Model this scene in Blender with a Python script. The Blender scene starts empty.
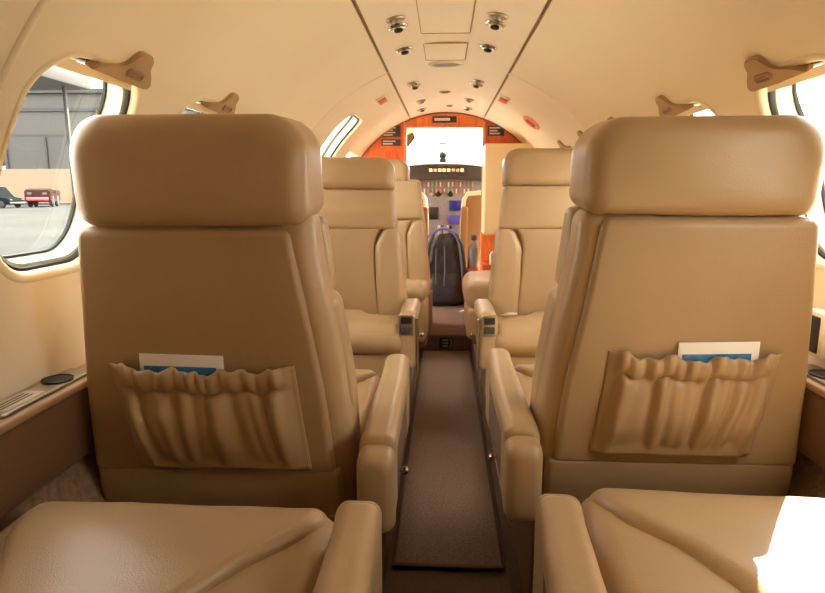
import bpy, bmesh, math, random
from mathutils import Vector, Matrix, noise
random.seed(7)
S = bpy.context.scene
COL = S.collection
PI = math.pi
I4 = Matrix.Identity(4)

# ------------------------------------------------------------------ materials
def lin(r, g, b):
    f = lambda c: (c/255/12.92) if c/255 <= .04045 else ((c/255+.055)/1.055)**2.4
    return (f(r), f(g), f(b), 1)

def mat(name, col, rough=.5, metal=0, spec=.5, bump=None, vary=None, emit=None):
    m = bpy.data.materials.new(name); m.use_nodes = True
    nt = m.node_tree; N = nt.nodes; L = nt.links
    b = N['Principled BSDF']
    b.inputs['Base Color'].default_value = col
    b.inputs['Roughness'].default_value = rough
    b.inputs['Metallic'].default_value = metal
    b.inputs['Specular IOR Level'].default_value = spec
    tc = N.new('ShaderNodeTexCoord')
    if vary:                                   # (scale, amount)
        n = N.new('ShaderNodeTexNoise'); n.inputs['Scale'].default_value = vary[0]; n.inputs['Detail'].default_value = 5
        L.new(tc.outputs['Object'], n.inputs['Vector'])
        r = N.new('ShaderNodeValToRGB')
        k0, k1 = 1-vary[1], 1+vary[1]
        r.color_ramp.elements[0].position = .3; r.color_ramp.elements[1].position = .7
        r.color_ramp.elements[0].color = tuple(min(1, c*k0) for c in col[:3])+(1,)
        r.color_ramp.elements[1].color = tuple(min(1, c*k1) for c in col[:3])+(1,)
        L.new(n.outputs['Fac'], r.inputs['Fac']); L.new(r.outputs['Color'], b.inputs['Base Color'])
    if bump:                                   # (scale, strength, kind)
        if bump[2] == 'voronoi':
            n = N.new('ShaderNodeTexVoronoi'); out = n.outputs['Distance']
        else:
            n = N.new('ShaderNodeTexNoise'); n.inputs['Detail'].default_value = 6; out = n.outputs['Fac']
        n.inputs['Scale'].default_value = bump[0]
        L.new(tc.outputs['Object'], n.inputs['Vector'])
        bp = N.new('ShaderNodeBump'); bp.inputs['Strength'].default_value = bump[1]; bp.inputs['Distance'].default_value = .002
        L.new(out, bp.inputs['Height']); L.new(bp.outputs['Normal'], b.inputs['Normal'])
    if emit:
        b.inputs['Emission Color'].default_value = emit[0]; b.inputs['Emission Strength'].default_value = emit[1]
    return m

def wood_mat(name, c0, c1, rough=.25):
    m = mat(name, c0, rough); nt = m.node_tree; N = nt.nodes; L = nt.links
    tc = N.new('ShaderNodeTexCoord'); mp = N.new('ShaderNodeMapping'); mp.inputs['Scale'].default_value = (9, 9, 1.2)
    n = N.new('ShaderNodeTexNoise'); n.inputs['Scale'].default_value = 3; n.inputs['Detail'].default_value = 8; n.inputs['Distortion'].default_value = 1.5
    r = N.new('ShaderNodeValToRGB'); r.color_ramp.elements[0].color = c0; r.color_ramp.elements[1].color = c1
    r.color_ramp.elements[0].position = .35; r.color_ramp.elements[1].position = .65
    L.new(tc.outputs['Object'], mp.inputs['Vector']); L.new(mp.outputs['Vector'], n.inputs['Vector'])
    L.new(n.outputs['Fac'], r.inputs['Fac']); L.new(r.outputs['Color'], N['Principled BSDF'].inputs['Base Color'])
    return m

def glass_mat(name, tint=(.98, .98, .96, 1)):
    m = bpy.data.materials.new(name); m.use_nodes = True
    N = m.node_tree.nodes; L = m.node_tree.links; N.clear()
    o = N.new('ShaderNodeOutputMaterial'); mx = N.new('ShaderNodeMixShader'); t = N.new('ShaderNodeBsdfTransparent')
    g = N.new('ShaderNodeBsdfGlossy'); lw = N.new('ShaderNodeLayerWeight'); pw = N.new('ShaderNodeMath'); f = N.new('ShaderNodeMath')
    lw.inputs['Blend'].default_value = .5; pw.operation = 'POWER'; pw.inputs[1].default_value = 4; f.operation = 'MULTIPLY_ADD'; f.inputs[1].default_value = .7; f.inputs[2].default_value = .03
    L.new(lw.outputs['Facing'], pw.inputs[0]); L.new(pw.outputs[0], f.inputs[0])
    g.inputs['Roughness'].default_value = .02; t.inputs['Color'].default_value = tint
    L.new(f.outputs[0], mx.inputs[0]); L.new(t.outputs[0], mx.inputs[1]); L.new(g.outputs[0], mx.inputs[2]); L.new(mx.outputs[0], o.inputs[0])
    return m

M = {
 'leather': mat('tan_leather', lin(178, 150, 111), .34, spec=.45, bump=(420, .12, 'voronoi'), vary=(7, .05)),
 'leather_panel': mat('tan_leather_panel', lin(172, 144, 106), .40, spec=.4, bump=(420, .12, 'voronoi'), vary=(6, .05)),
 'leather_dark': mat('brown_leather', lin(120, 90, 66), .42, spec=.4, bump=(300, .12, 'voronoi'), vary=(6, .06)),
 'ledge_top': mat('taupe_ledge', lin(178, 145, 112), .4, vary=(12, .05)),
 'headliner': mat('cream_headliner', lin(240, 226, 198), .6, spec=.3, bump=(260, .05, 'noise'), vary=(3, .02)),
 'ceiling': mat('cream_ceiling', lin(243, 230, 208), .55, spec=.3, bump=(260, .04, 'noise')),
 'lip': mat('cream_trim', lin(234, 218, 186), .4),
 'white_ring': mat('pale_green_ring', lin(176, 186, 166), .25),
 'gasket': mat('black_rubber', lin(28, 27, 26), .5),
 'shade': mat('brown_shade', lin(176, 146, 108), .45),
 'shade_dark': mat('brown_shade_grip', lin(150, 116, 82), .4),
 'carpet': mat('brown_carpet', lin(114, 94, 80), .95, spec=.1, bump=(700, 1.0, 'noise'), vary=(220, .28)),
 'runner': mat('runner_carpet', lin(122, 101, 86), .95, spec=.1, bump=(600, 1.0, 'noise'), vary=(160, .30)),
 'binding': mat('runner_binding', lin(72, 56, 46), .8),
 'skirt': mat('taupe_skirt', lin(128, 104, 88), .8, spec=.2, bump=(500, .5, 'noise'), vary=(120, .12)),
 'sidewall': mat('pebbled_sidewall', lin(150, 124, 98), .85, spec=.2, bump=(90, 1.0, 'voronoi'), vary=(60, .3)),
 'chrome': mat('chrome', lin(205, 200, 192), .18, 1),
 'metal': mat('satin_metal', lin(176, 168, 154), .35, 1),
 'dark': mat('dark_plastic', lin(34, 32, 32), .4),
 'charcoal': mat('charcoal_plastic', lin(66, 62, 60), .5),
 'grey': mat('grey_panel', lin(138, 132, 134), .5, vary=(40, .1)),
 'wood': wood_mat('orange_wood', lin(218, 104, 46), lin(236, 134, 66)),
 'wood_red': wood_mat('red_wood', lin(196, 84, 42), lin(216, 106, 54)),
 'wood_trim': wood_mat('wood_trim', lin(214, 120, 72), lin(228, 140, 92)),
 'beige': mat('beige_laminate', lin(232, 205, 160), .45),
 'placard': mat('placard', lin(58, 50, 46), .4),
 'print': mat('placard_print', lin(206, 190, 170), .5),
 'red': mat('red_sign', lin(214, 84, 74), .4),
 'pink': mat('faded_red', lin(222, 138, 118), .45),
 'white': mat('white_paper', lin(240, 238, 232), .5),
 'white_piping': mat('white_piping', lin(246, 236, 220), .5),
 'blue': mat('blue_print', lin(38, 122, 176), .4, vary=(60, .3)),
 'blue_cap': mat('blue_cap', lin(36, 96, 200), .35),
 'black_cloth': mat('black_nylon', lin(42, 39, 41), .5, bump=(300, .5, 'noise'), vary=(14, .3)),
 'purple': mat('purple_strap', lin(104, 88, 150), .6),
 'glass': glass_mat('window_glass'),
 'bottle': mat('grey_bottle', lin(132, 128, 132), .25),
 'screen': mat('blue_screen', lin(30, 32, 84), .2, emit=(lin(50, 52, 140), .35)),
 'screen2': mat('violet_screen', lin(70, 60, 120), .2, emit=(lin(100, 80, 170), .35)),
 'lamp_warm': mat('amber_light', lin(250, 214, 160), .3, emit=(lin(255, 220, 170), .8)),
 'sign_amber': mat('amber_annunciator', lin(214, 170, 120), .4), 'sign_red': mat('red_annunciator', lin(196, 130, 120), .4),
 'sign_green': mat('green_annunciator', lin(140, 184, 150), .4), 'sign_white': mat('white_annunciator', lin(226, 214, 206), .4),
 'pilot': mat('pilot_leather', lin(150, 116, 84), .45, bump=(300, .15, 'voronoi')),
 'tarmac': mat('wet_tarmac', lin(47, 48, 46), .9, spec=.06, vary=(.25, .2)),
 'bounce_concrete': mat('pale_bounce_apron', lin(176, 172, 162), .9, spec=.1, vary=(.6, .08)),
 'hangar': mat('hangar_cladding', lin(60, 58, 53), .7, vary=(.3, .04)),
 'hangar_dark': mat('hangar_band', lin(40, 39, 37), .7),
 'hangar_light': mat('pale_render', lin(118, 100, 80), .8),
 'hangar_door': mat('hangar_door_steel', lin(50, 49, 45), .6),
 'car_paint': mat('dark_car_paint', lin(24, 27, 28), .9, spec=0), 'car_paint_red': mat('red_brown_paint', lin(52, 38, 34), .9, spec=0),
 'car_glass': mat('car_glass', lin(14, 17, 19), .7, spec=0), 'tyre': mat('tyre', lin(30, 30, 30), .8),
 'lamp': mat('vehicle_lamp', lin(90, 88, 84), .8, spec=0), 'lamp_red': mat('tail_lamp', lin(214, 80, 90), .3),
}

# ------------------------------------------------------------------ mesh helpers
def link(name, bm, m, parent=None, smooth=True, ang=40):
    bmesh.ops.recalc_face_normals(bm, faces=bm.faces)
    me = bpy.data.meshes.new(name); bm.to_mesh(me); bm.free()
    if smooth:
        me.polygons.foreach_set('use_smooth', [True]*len(me.polygons))
        me.set_sharp_from_angle(angle=math.radians(ang))
    me.materials.append(M[m] if isinstance(m, str) else m)
    o = bpy.data.objects.new(name, me); COL.objects.link(o)
    if parent: o.parent = parent
    return o

def tag(o, label, cat, group=None):
    o['label'] = label; o['category'] = cat
    if group: o['group'] = group
    return o

def thing(name, label, cat, loc=(0, 0, 0), rz=0, group=None):
    o = bpy.data.objects.new(name, None); COL.objects.link(o)
    o.empty_display_size = .05; o.location = loc; o.rotation_euler = (0, 0, rz)
    return tag(o, label, cat, group)

def structure(o):
    o['kind'] = 'structure'; return o

def dup(root, loc, rz, label, group=None):
    r = root.copy(); COL.objects.link(r); r.location = loc; r.rotation_euler = (0, 0, rz); r['label'] = label
    if group: r['group'] = group
    for ch in list(root.children):
        c = ch.copy(); COL.objects.link(c); c.parent = r
        for g in list(ch.children):
            d = g.copy(); COL.objects.link(d); d.parent = c
    return r

def box(bm, x0, x1, y0, y1, z0, z1, bev=0, seg=2, mx=None):
    r = bmesh.ops.create_cube(bm, size=1)
    vs = r['verts']
    for v in vs:
        v.co = Vector(((x0+x1)/2+v.co.x*(x1-x0), (y0+y1)/2+v.co.y*(y1-y0), (z0+z1)/2+v.co.z*(z1-z0)))
    if bev:
        es = list({e for v in vs for e in v.link_edges})
        rr = bmesh.ops.bevel(bm, geom=es, offset=bev, segments=seg, profile=.5, affect='EDGES')
        vs = [v for v in rr['verts']]
    if mx:
        bmesh.ops.transform(bm, matrix=mx, verts=list({v for v in vs}))
    return vs

def boxo(name, m, parent, *a, bev=0, seg=2, mx=None, smooth=True):
    bm = bmesh.new(); box(bm, *a, bev=bev, seg=seg)
    if mx: bmesh.ops.transform(bm, matrix=mx, verts=bm.verts)
    return link(name, bm, m, parent, smooth)

def rring(a0, a1, b0, b1, rad, n=7, e=5):
    """rounded rectangle loop; rad = one radius or four (a1b1, a0b1, a0b0, a1b0)"""
    if not isinstance(rad, (tuple, list)): rad = (rad,)*4
    w, h = a1-a0, b1-b0
    mr = max(.0002, min(w, h)/2*.999)
    rad = [max(.0002, min(r, mr)) for r in rad]
    cs = [(a1-rad[0], b1-rad[0], 0), (a0+rad[1], b1-rad[1], 90), (a0+rad[2], b0+rad[2], 180), (a1-rad[3], b0+rad[3], 270)]
    pts = []
    for k in range(4):
        cx, cy, st = cs[k]
        for i in range(n+1):
            t = math.radians(st+90*i/n); pts.append((cx+rad[k]*math.cos(t), cy+rad[k]*math.sin(t)))
        nx = cs[(k+1) % 4]; t = math.radians(nx[2]); p2 = (nx[0]+rad[(k+1) % 4]*math.cos(t), nx[1]+rad[(k+1) % 4]*math.sin(t)); p1 = pts[-1]
        for i in range(1, e+1):
            f = i/(e+1); pts.append((p1[0]+(p2[0]-p1[0])*f, p1[1]+(p2[1]-p1[1])*f))
    return pts

def skin(bm, rings, cap0=True, cap1=True, closed=True):
    vv = [[bm.verts.new(p) for p in r] for r in rings]
    n = len(vv[0])
    for a, b in zip(vv, vv[1:]):
        for i in range(n if closed else n-1):
            j = (i+1) % n
            bm.faces.new((a[i], a[j], b[j], b[i]))
    if cap0: bm.faces.new(list(reversed(vv[0])))
    if cap1: bm.faces.new(vv[-1])
    return vv

def lerp_st(st, t):
    for a, b in zip(st, st[1:]):
        if t <= b[0]:
            f = (t-a[0])/(b[0]-a[0]) if b[0] > a[0] else 0
            return [x+(y-x)*f for x, y in zip(a[1:], b[1:])]
    return list(st[-1][1:])

AX = {'z': lambda a, b, t: Vector((a, b, t)), 'y': lambda a, b, t: Vector((a, t, b)), 'x': lambda a, b, t: Vector((t, a, b))}
def pillow(bm, axis, st, rc=.03, e0=.02, e1=.02, M_=14, mx=None, n=7, e=6, wrinkle=0, seed=0, sx=1, fn=None):
    """soft cushion: rounded-rectangle sections along an axis, domed at both ends.
       st rows: (t, a0, a1, b0, b1); axis z: a=x b=y; axis y: a=x b=z; axis x: a=y b=z"""
    t0, t1 = st[0][0], st[-1][0]
    ts = []
    K = 6
    for i in range(K): ts.append(t0+e0*(1-math.cos(PI/2*i/K)))
    for i in range(M_+1): ts.append(t0+e0+(t1-e1-t0-e0)*i/M_)
    for i in range(K-1, -1, -1): ts.append(t1-e1*(1-math.cos(PI/2*i/K)))
    rings = []
    for t in ts:
        a0, a1, b0, b1 = lerp_st(st, t)
        ins = 0
        if t-t0 < e0: d = 1-(t-t0)/e0; ins = e0*(1-math.sqrt(max(0, 1-d*d)))
        if t1-t < e1: d = 1-(t1-t)/e1; ins = max(ins, e1*(1-math.sqrt(max(0, 1-d*d))))
        ins = min(ins, (a1-a0)/2-.001, (b1-b0)/2-.001)
        rr = [max(.001, r-ins*.5) for r in (rc if isinstance(rc, (tuple, list)) else (rc,)*4)]
        ring = []
        for a, b in rring(a0+ins, a1-ins, b0+ins, b1-ins, rr, n, e):
            p = AX[axis](a, b, t)
            if fn: p = fn(p)
            if wrinkle:
                q = noise.noise_vector(p*Vector((9, 9, 9))+Vector((seed*3.1, seed, 0)))
                q2 = noise.noise_vector(p*Vector((28, 28, 14))+Vector((seed*1.7, 0, seed)))
                p = p+q*wrinkle+q2*wrinkle*.4
            p.x *= sx
            ring.append(mx @ p if mx else p)
        rings.append(ring)
    skin(bm, rings)

def pil(name, m, parent, axis, st, **k):
    bm = bmesh.new(); pillow(bm, axis, st, **k); return link(name, bm, m, parent, ang=60)

def tube(bm, pts, r, n=8, closed=False):
    pts = [Vector(p) for p in pts]; rings = []; N = len(pts)
    up = Vector((0, 0, 1)); prev = None
    for i, p in enumerate(pts):
        a = pts[i-1] if (i or closed) else p; b = pts[(i+1) % N] if (i < N-1 or closed) else p
        t = (b-a).normalized()
        s = t.cross(up) if prev is None else prev-t*prev.dot(t)
        if s.length < 1e-4: s = t.cross(Vector((1, 0, 0)))
        s.normalize(); prev = s; w = t.cross(s)
        rr = r[i] if isinstance(r, (list, tuple)) else r
        rings.append([p+(s*math.cos(2*PI*k/n)+w*math.sin(2*PI*k/n))*rr for k in range(n)])
    if closed: rings.append(rings[0]); 
    if closed:
        vv = [[bm.verts.new(q) for q in rg] for rg in rings[:-1]]
        for i in range(len(vv)):
            a, b = vv[i], vv[(i+1) % len(vv)]
            for k in range(n): bm.faces.new((a[k], a[(k+1) % n], b[(k+1) % n], b[k]))
    else: skin(bm, rings)

def lathe(bm, prof, n=24, mx=None):
    """prof: (r, z) from bottom to top, turned about z"""
    rings = [[(mx or I4) @ Vector((r*math.cos(2*PI*k/n), r*math.sin(2*PI*k/n), z)) for k in range(n)] for r, z in prof]
    skin(bm, rings)

def prism(bm, poly, d0, d1, f):
    """polygon extruded; f(a, b, d) -> point"""
    lo = [bm.verts.new(f(a, b, d0)) for a, b in poly]; hi = [bm.verts.new(f(a, b, d1)) for a, b in poly]
    n = len(poly)
    bm.faces.new(lo); bm.faces.new(hi[::-1])
    for i in range(n): bm.faces.new((lo[i], hi[i], hi[(i+1) % n], lo[(i+1) % n]))

# ------------------------------------------------------------------ the cabin shell (metres; z = 0 is the dropped aisle floor)
R, XC, ZC = .745, .015, .72
def cyl(y, ang, n=0):
    a = math.radians(ang); return Vector((XC+(R+n)*math.cos(a), y, ZC+(R+n)*math.sin(a)))

def arc_shell(name, m, a0, a1, y0, y1, th=.055, na=56, ny=2):
    bm = bmesh.new(); g = []
    for n in (0, th):
        g.append([[bm.verts.new(cyl(y0+(y1-y0)*j/ny, a0+(a1-a0)*i/na, n)) for i in range(na+1)] for j in range(ny+1)])
    for k in (0, 1):
        for j in range(ny):
            for i in range(na): bm.faces.new((g[k][j][i], g[k][j][i+1], g[k][j+1][i+1], g[k][j+1][i]))
    for i in range(na):
        for j in (0, ny): bm.faces.new((g[0][j][i], g[0][j][i+1], g[1][j][i+1], g[1][j][i]))
    for j in range(ny):
        for i in (0, na): bm.faces.new((g[0][j][i], g[0][j+1][i], g[1][j+1][i], g[1][j][i]))
    return structure(link(name, bm, m))

YR, YF = -1.35, 4.32
EDGE = 19.3                                 # half angle of the flat-ish ceiling panel
wall_l = arc_shell('wall_left', 'headliner', 90+EDGE+.9, 250, YR, YF)
wall_r = arc_shell('wall_right', 'headliner', 90-EDGE-.9, -70, YR, YF)
arc_shell('ceiling', 'ceiling', 90-EDGE, 90+EDGE, YR, YF, .03, 20)
# dark channel above the joint between ceiling panel and side liners
for i, a in enumerate((90+EDGE+.45, 90-EDGE-.45)):
    o = arc_shell('trim_%d' % (i+1), 'shade', a-1.6, a+1.6, YR, YF, .01, 4)
    for v in o.data.vertices:
        d = Vector((v.co.x-XC, 0, v.co.z-ZC)); v.co += d.normalized()*.018
ribs = [(.858, 109.6, 165, 'trim_3'), (2.62, 109.6, 150, 'trim_4'), (.90, 70.4, 15, 'trim_5'), (2.66, 70.4, 30, 'trim_6')]
for y, a0, a1, nm in ribs:
    bm = bmesh.new()
    skin(bm, [[cyl(y+.009*math.cos(t), a0+(a1-a0)*i/40, .002-.006*max(0, math.sin(t))) for t in [k*PI/6 for k in range(7)]] for i in range(41)], closed=False, cap0=False, cap1=False)
    structure(link(nm, bm, 'headliner'))

# windows: (side, rear y, front y, low angle from horizontal, high angle, corner radius)
WIN = []
for k in (0, 1): WIN.append((-1, .915+.49*k, 1.235+.48*k, 6, 36.3))
WIN.append((-1, 2.16, 2.46, 7, 36.5))
WIN.append((-1, 2.97, 3.42, 8, 52))
for k in (-1, 0, 1, 2, 3): WIN.append((1, 1.005+.5*k, 1.325+.5*k, 6, 36.3))
WIN.append((1, 3.01, 3.31, 7, 36))
def wmap(side, yc, ac):
    def f(y, t, n):
        a = ac+math.degrees(t/R)
        return cyl(yc+y, a if side > 0 else 180-a, n)
    return f
cutters = {-1: bmesh.new(), 1: bmesh.new()}
for i, (sd, y0, y1, a0, a1) in enumerate(WIN):
    yc, ac = (y0+y1)/2, (a0+a1)/2; hy, ht = (y1-y0)/2, math.radians(a1-a0)*R/2
    f = wmap(sd, yc, ac); rad = .10
    R_ = lambda ins, n: [f(a, b, n) for a, b in rring(-hy+ins, hy-ins, -ht+ins, ht-ins, rad-ins*.6, 8, 10)]
    skin(cutters[sd], [R_(0, -.06), R_(0, .12)])
    # frame lip + reveal
    bm = bmesh.new()
    skin(bm, [R_(-.014, .002), R_(-.012, -.001), R_(-.008, -.002), R_(-.001, -.001), R_(.004, .003), R_(.007, .016), R_(.007, .020)], False, False)
    w = structure(link('window_%d' % (i+1), bm, 'lip', ang=70))
    bm = bmesh.new(); skin(bm, [R_(.004, .012), R_(.011, .013), R_(.013, .017), R_(.013, .020)], False, False); link('seal', bm, 'gasket', w)
    bm = bmesh.new(); skin(bm, [R_(.010, .018), R_(.018, .020), R_(.021, .046), R_(.022, .052)], False, False); link('inner_ring', bm, 'white_ring', w)
    bm = bmesh.new(); skin(bm, [R_(.020, .051), R_(.026, .0515), R_(.027, .056), R_(.01, .058)], False, False); link('seal', bm, 'gasket', w)
    bm = bmesh.new(); skin(bm, [R_(-.004, .02), R_(-.004, .068), R_(.012, .068)], False, False); link('window_surround', bm, 'lip', w)
    bm = bmesh.new()
    G = [[bm.verts.new(f(-hy+2*hy*p/8, -ht+2*ht*q/16, .0595)) for q in range(17)] for p in range(9)]
    for p in range(8):
        for q in range(16): bm.faces.new((G[p][q], G[p+1][q], G[p+1][q+1], G[p][q+1]))
    link('pane', bm, 'glass', w)
    # pulled-up shade with its grip tab
    if a1 < 45:
        T = ht
        pl = [(-hy*.35, T-.014), (-hy*.30, T-.006), (-hy*.1, T+.002), (hy*.12, T+.010), (hy*.24, T+.018), (hy*.31, T+.040), (hy*.38, T+.047), (hy*.60, T+.047),
              (hy*.67, T+.038), (hy*.66, T+.020), (hy*.80, T+.006), (hy*.90, T-.008), (hy*.86, T-.020), (hy*.2, T-.018)]
        bm = bmesh.new(); prism(bm, pl, -.010, .010, f)
        bmesh.ops.bevel(bm, geom=[e for e in bm.edges if e.calc_length() > .001], offset=.003, segments=2, affect='EDGES')
        s = link('shade_bar', bm, 'shade', w, ang=50)
        bm = bmesh.new()
        skin(bm, [[f(a+hy*.42, b+T+.002, n) for a, b in rring(-.030+g, .030-g, -.010+g, .010-g, .010, 6, 2)] for g, n in ((0, -.008), (.001, -.013), (.004, -.014), (.006, -.012), (.007, -.0105))])
        link('shade_grip', bm, 'shade_dark', s)
        bm = bmesh.new()
        pr = [(-hy*.82, T-.034), (hy*.88, T-.036), (hy*.86, T-.020), (-hy*.84, T-.016)]
        prism(bm, pr, .012, .016, f); link('shade_edge', bm, 'lip', s)
box(cutters[-1], -1.0, -.30, 3.74, 4.27, .10, 1.17)  # unseen entry doorway, added to let daylight into the front cabin
bm = bmesh.new()
ea = [180+math.degrees(math.asin((ZC-.10)/R))-k*(math.degrees(math.asin((ZC-.10)/R))+math.degrees(math.asin((1.17-ZC)/R)))/24 for k in range(25)]
for yy in (3.74, 4.27): tube(bm, [cyl(yy, a, .02) for a in ea], .018)
tube(bm, [cyl(3.74+.53*k/6, ea[-1], .02) for k in range(7)], .018)
structure(link('added_daylight_door', bm, 'lip'))  # frame of the added, unseen doorway
for sd, wo in ((-1, wall_l), (1, wall_r)):
    bmesh.ops.recalc_face_normals(cutters[sd], faces=cutters[sd].faces)
    me = bpy.data.meshes.new('c'); cutters[sd].to_mesh(me); cutters[sd].free()
    co = bpy.data.objects.new('c', me); COL.objects.link(co)
    md = wo.modifiers.new('b', 'BOOLEAN'); md.object = co; md.operation = 'DIFFERENCE'; md.solver = 'EXACT'
    dg = bpy.context.evaluated_depsgraph_get()
    nm = bpy.data.meshes.new_from_object(wo.evaluated_get(dg))
    wo.modifiers.clear(); wo.data = nm
    bpy.data.objects.remove(co)
    nm.polygons.foreach_set('use_smooth', [True]*len(nm.polygons)); nm.set_sharp_from_angle(angle=math.radians(35))

# floor: dropped aisle, raised side floors, step at the front
AL, AR_ = -.135, .170
bm = bmesh.new()
prism(bm, [(-.72, -.06), (.75, -.06), (.75, .1), (AR_, .1), (AR_, 0), (AL, 0), (AL, .1), (-.72, .1)], YR, 3.46, lambda a, b, d: Vector((a, d, b)))
prism(bm, [(-.72, -.06), (.75, -.06), (.75, .1), (-.72, .1)], 3.46, 6.1, lambda a, b, d: Vector((a, d, b)))
structure(link('floor', bm, 'carpet', smooth=False))
# rounded carpeted nosing of the step
bm = bmesh.new(); pillow(bm, 'x', [(AL+.001, 3.445, 3.49, .004, .101), (AR_-.001, 3.445, 3.49, .004, .101)], rc=.012, e0=.003, e1=.003)
structure(link('trim_7', bm, 'carpet'))
pl = thing('step_outlet', 'small dark slotted plate on the riser of the carpeted aisle step', 'outlet', (.021, 3.444, .05))
boxo('plate', 'dark', pl, -.040, .040, -.004, .0, -.034, .034, bev=.002)
for k in range(3): boxo('slot', 'metal', pl, -.022, .012, -.008, -.003, -.022+k*.018, -.016+k*.018, bev=.001)
bm = bmesh.new(); tube(bm, [(.02, -.006, -.024), (.028, -.006, -.022), (.03, -.006, 0), (.028, -.006, .022), (.02, -.006, .024)], .0025); link('bracket', bm, 'metal', pl)

rn = thing('floor_runner', 'long mauve-brown carpet runner lying in the aisle between the seats', 'carpet runner', (.018, 2.4, 0))
bm = bmesh.new(); pillow(bm, 'y', [(-1.03, -.135, .137, .001, .012), (1.02, -.135, .137, .001, .012)], rc=.004, e0=.004, e1=.004, M_=60, e=20,
       fn=lambda p: Vector((p.x, p.y, p.z+(.0015*noise.noise(Vector((p.x*14, p.y*9, 0))) if p.z > .006 else 0))))
link('mat', bm, 'runner', rn)
bm = bmesh.new()
box(bm, -.138, .140, -1.034, -1.022, .001, .0135, bev=.002)
for s in (-.1375, .1395): box(bm, s-.0035, s+.0035, -1.03, 1.02, .001, .0135, bev=.002)
link('bound_edge', bm, 'binding', rn)

# pebbled lower side walls
for sd, nm in ((-1, 'baseboard_left'), (1, 'baseboard_right')):
    bm = bmesh.new(); rg = []
    for y in (YR, 3.73):
        rg.append([cyl(y, (180-a if sd < 0 else a), -.004) for a in [-56+k*2 for k in range(21)]])
    skin(bm, rg, False, False, closed=False); structure(link(nm, bm, 'sidewall'))

# side ledges with trays
def ledge(sd, y0, y1, label):
    xi, xw = .655, .735
    cx = XC if sd > 0 else 0
    t = thing('side_ledge', label, 'ledge', (sd*xi+cx*.9, (y0+y1)/2, .480)); L = (y1-y0)/2
    q = lambda a, b: (min(sd*a, sd*b), max(sd*a, sd*b))
    boxo('ledge_top', 'ledge_top', t, *q(-.004, .066), -L, L, .108, .124, bev=.006, seg=3)
    boxo('ledge_face', 'leather_dark', t, *q(0, .05), -L, L, -.02, .110, bev=.012, seg=3)
    return t
def cup_tray(sd, y, label):
    cx = XC*.9 if sd > 0 else 0
    t = thing('cup_tray', label, 'cup holder', (sd*.690+cx, y, .6045))
    bm = bmesh.new(); pillow(bm, 'z', [(0, -.027, .027, -.17, .075), (.006, -.027, .027, -.17, .075)], rc=.012, e0=.001, e1=.003, M_=3); link('tray', bm, 'metal', t)
    bm = bmesh.new(); lathe(bm, [(.0255, .004), (.0265, .009), (.0255, .0095), (.0245, .008), (.0245, .006)], 28); link('rim', bm, 'dark', t)
    bm = bmesh.new(); lathe(bm, [(.0247, .0055), (.0247, .0075)], 28); link('well', bm, 'gasket', t)
    boxo('tray_label', 'print', t, -.018, .018, -.155, -.06, .0058, .0068, bev=.0004)
    for k in range(3): boxo('printed_line', 'placard', t, -.011+k*.008, -.008+k*.008, -.15, -.075, .0066, .0072)
ledge(-1, -.6, 3.05, 'long brown leather-faced ledge along the left cabin wall')
ledge(1, .56, 3.15, 'long brown leather-faced ledge along the right cabin wall')
cup_tray(-1, 1.0, 'tray with black cup holder on the left wall ledge')
cup_tray(1, 1.10, 'tray with black cup holder on the right wall ledge')

# handset panel on the right wall
hp = thing('wall_handset', 'dark panel in a pale frame on the right wall above the ledge', 'control panel', (.733, 1.183, .67))
boxo('frame', 'white_piping', hp, -.012, .02, -.035, .035, -.045, .045, bev=.006); boxo('screen', 'dark', hp, -.015, -.008, -.025, .025, -.036, .036, bev=.003)

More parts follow.
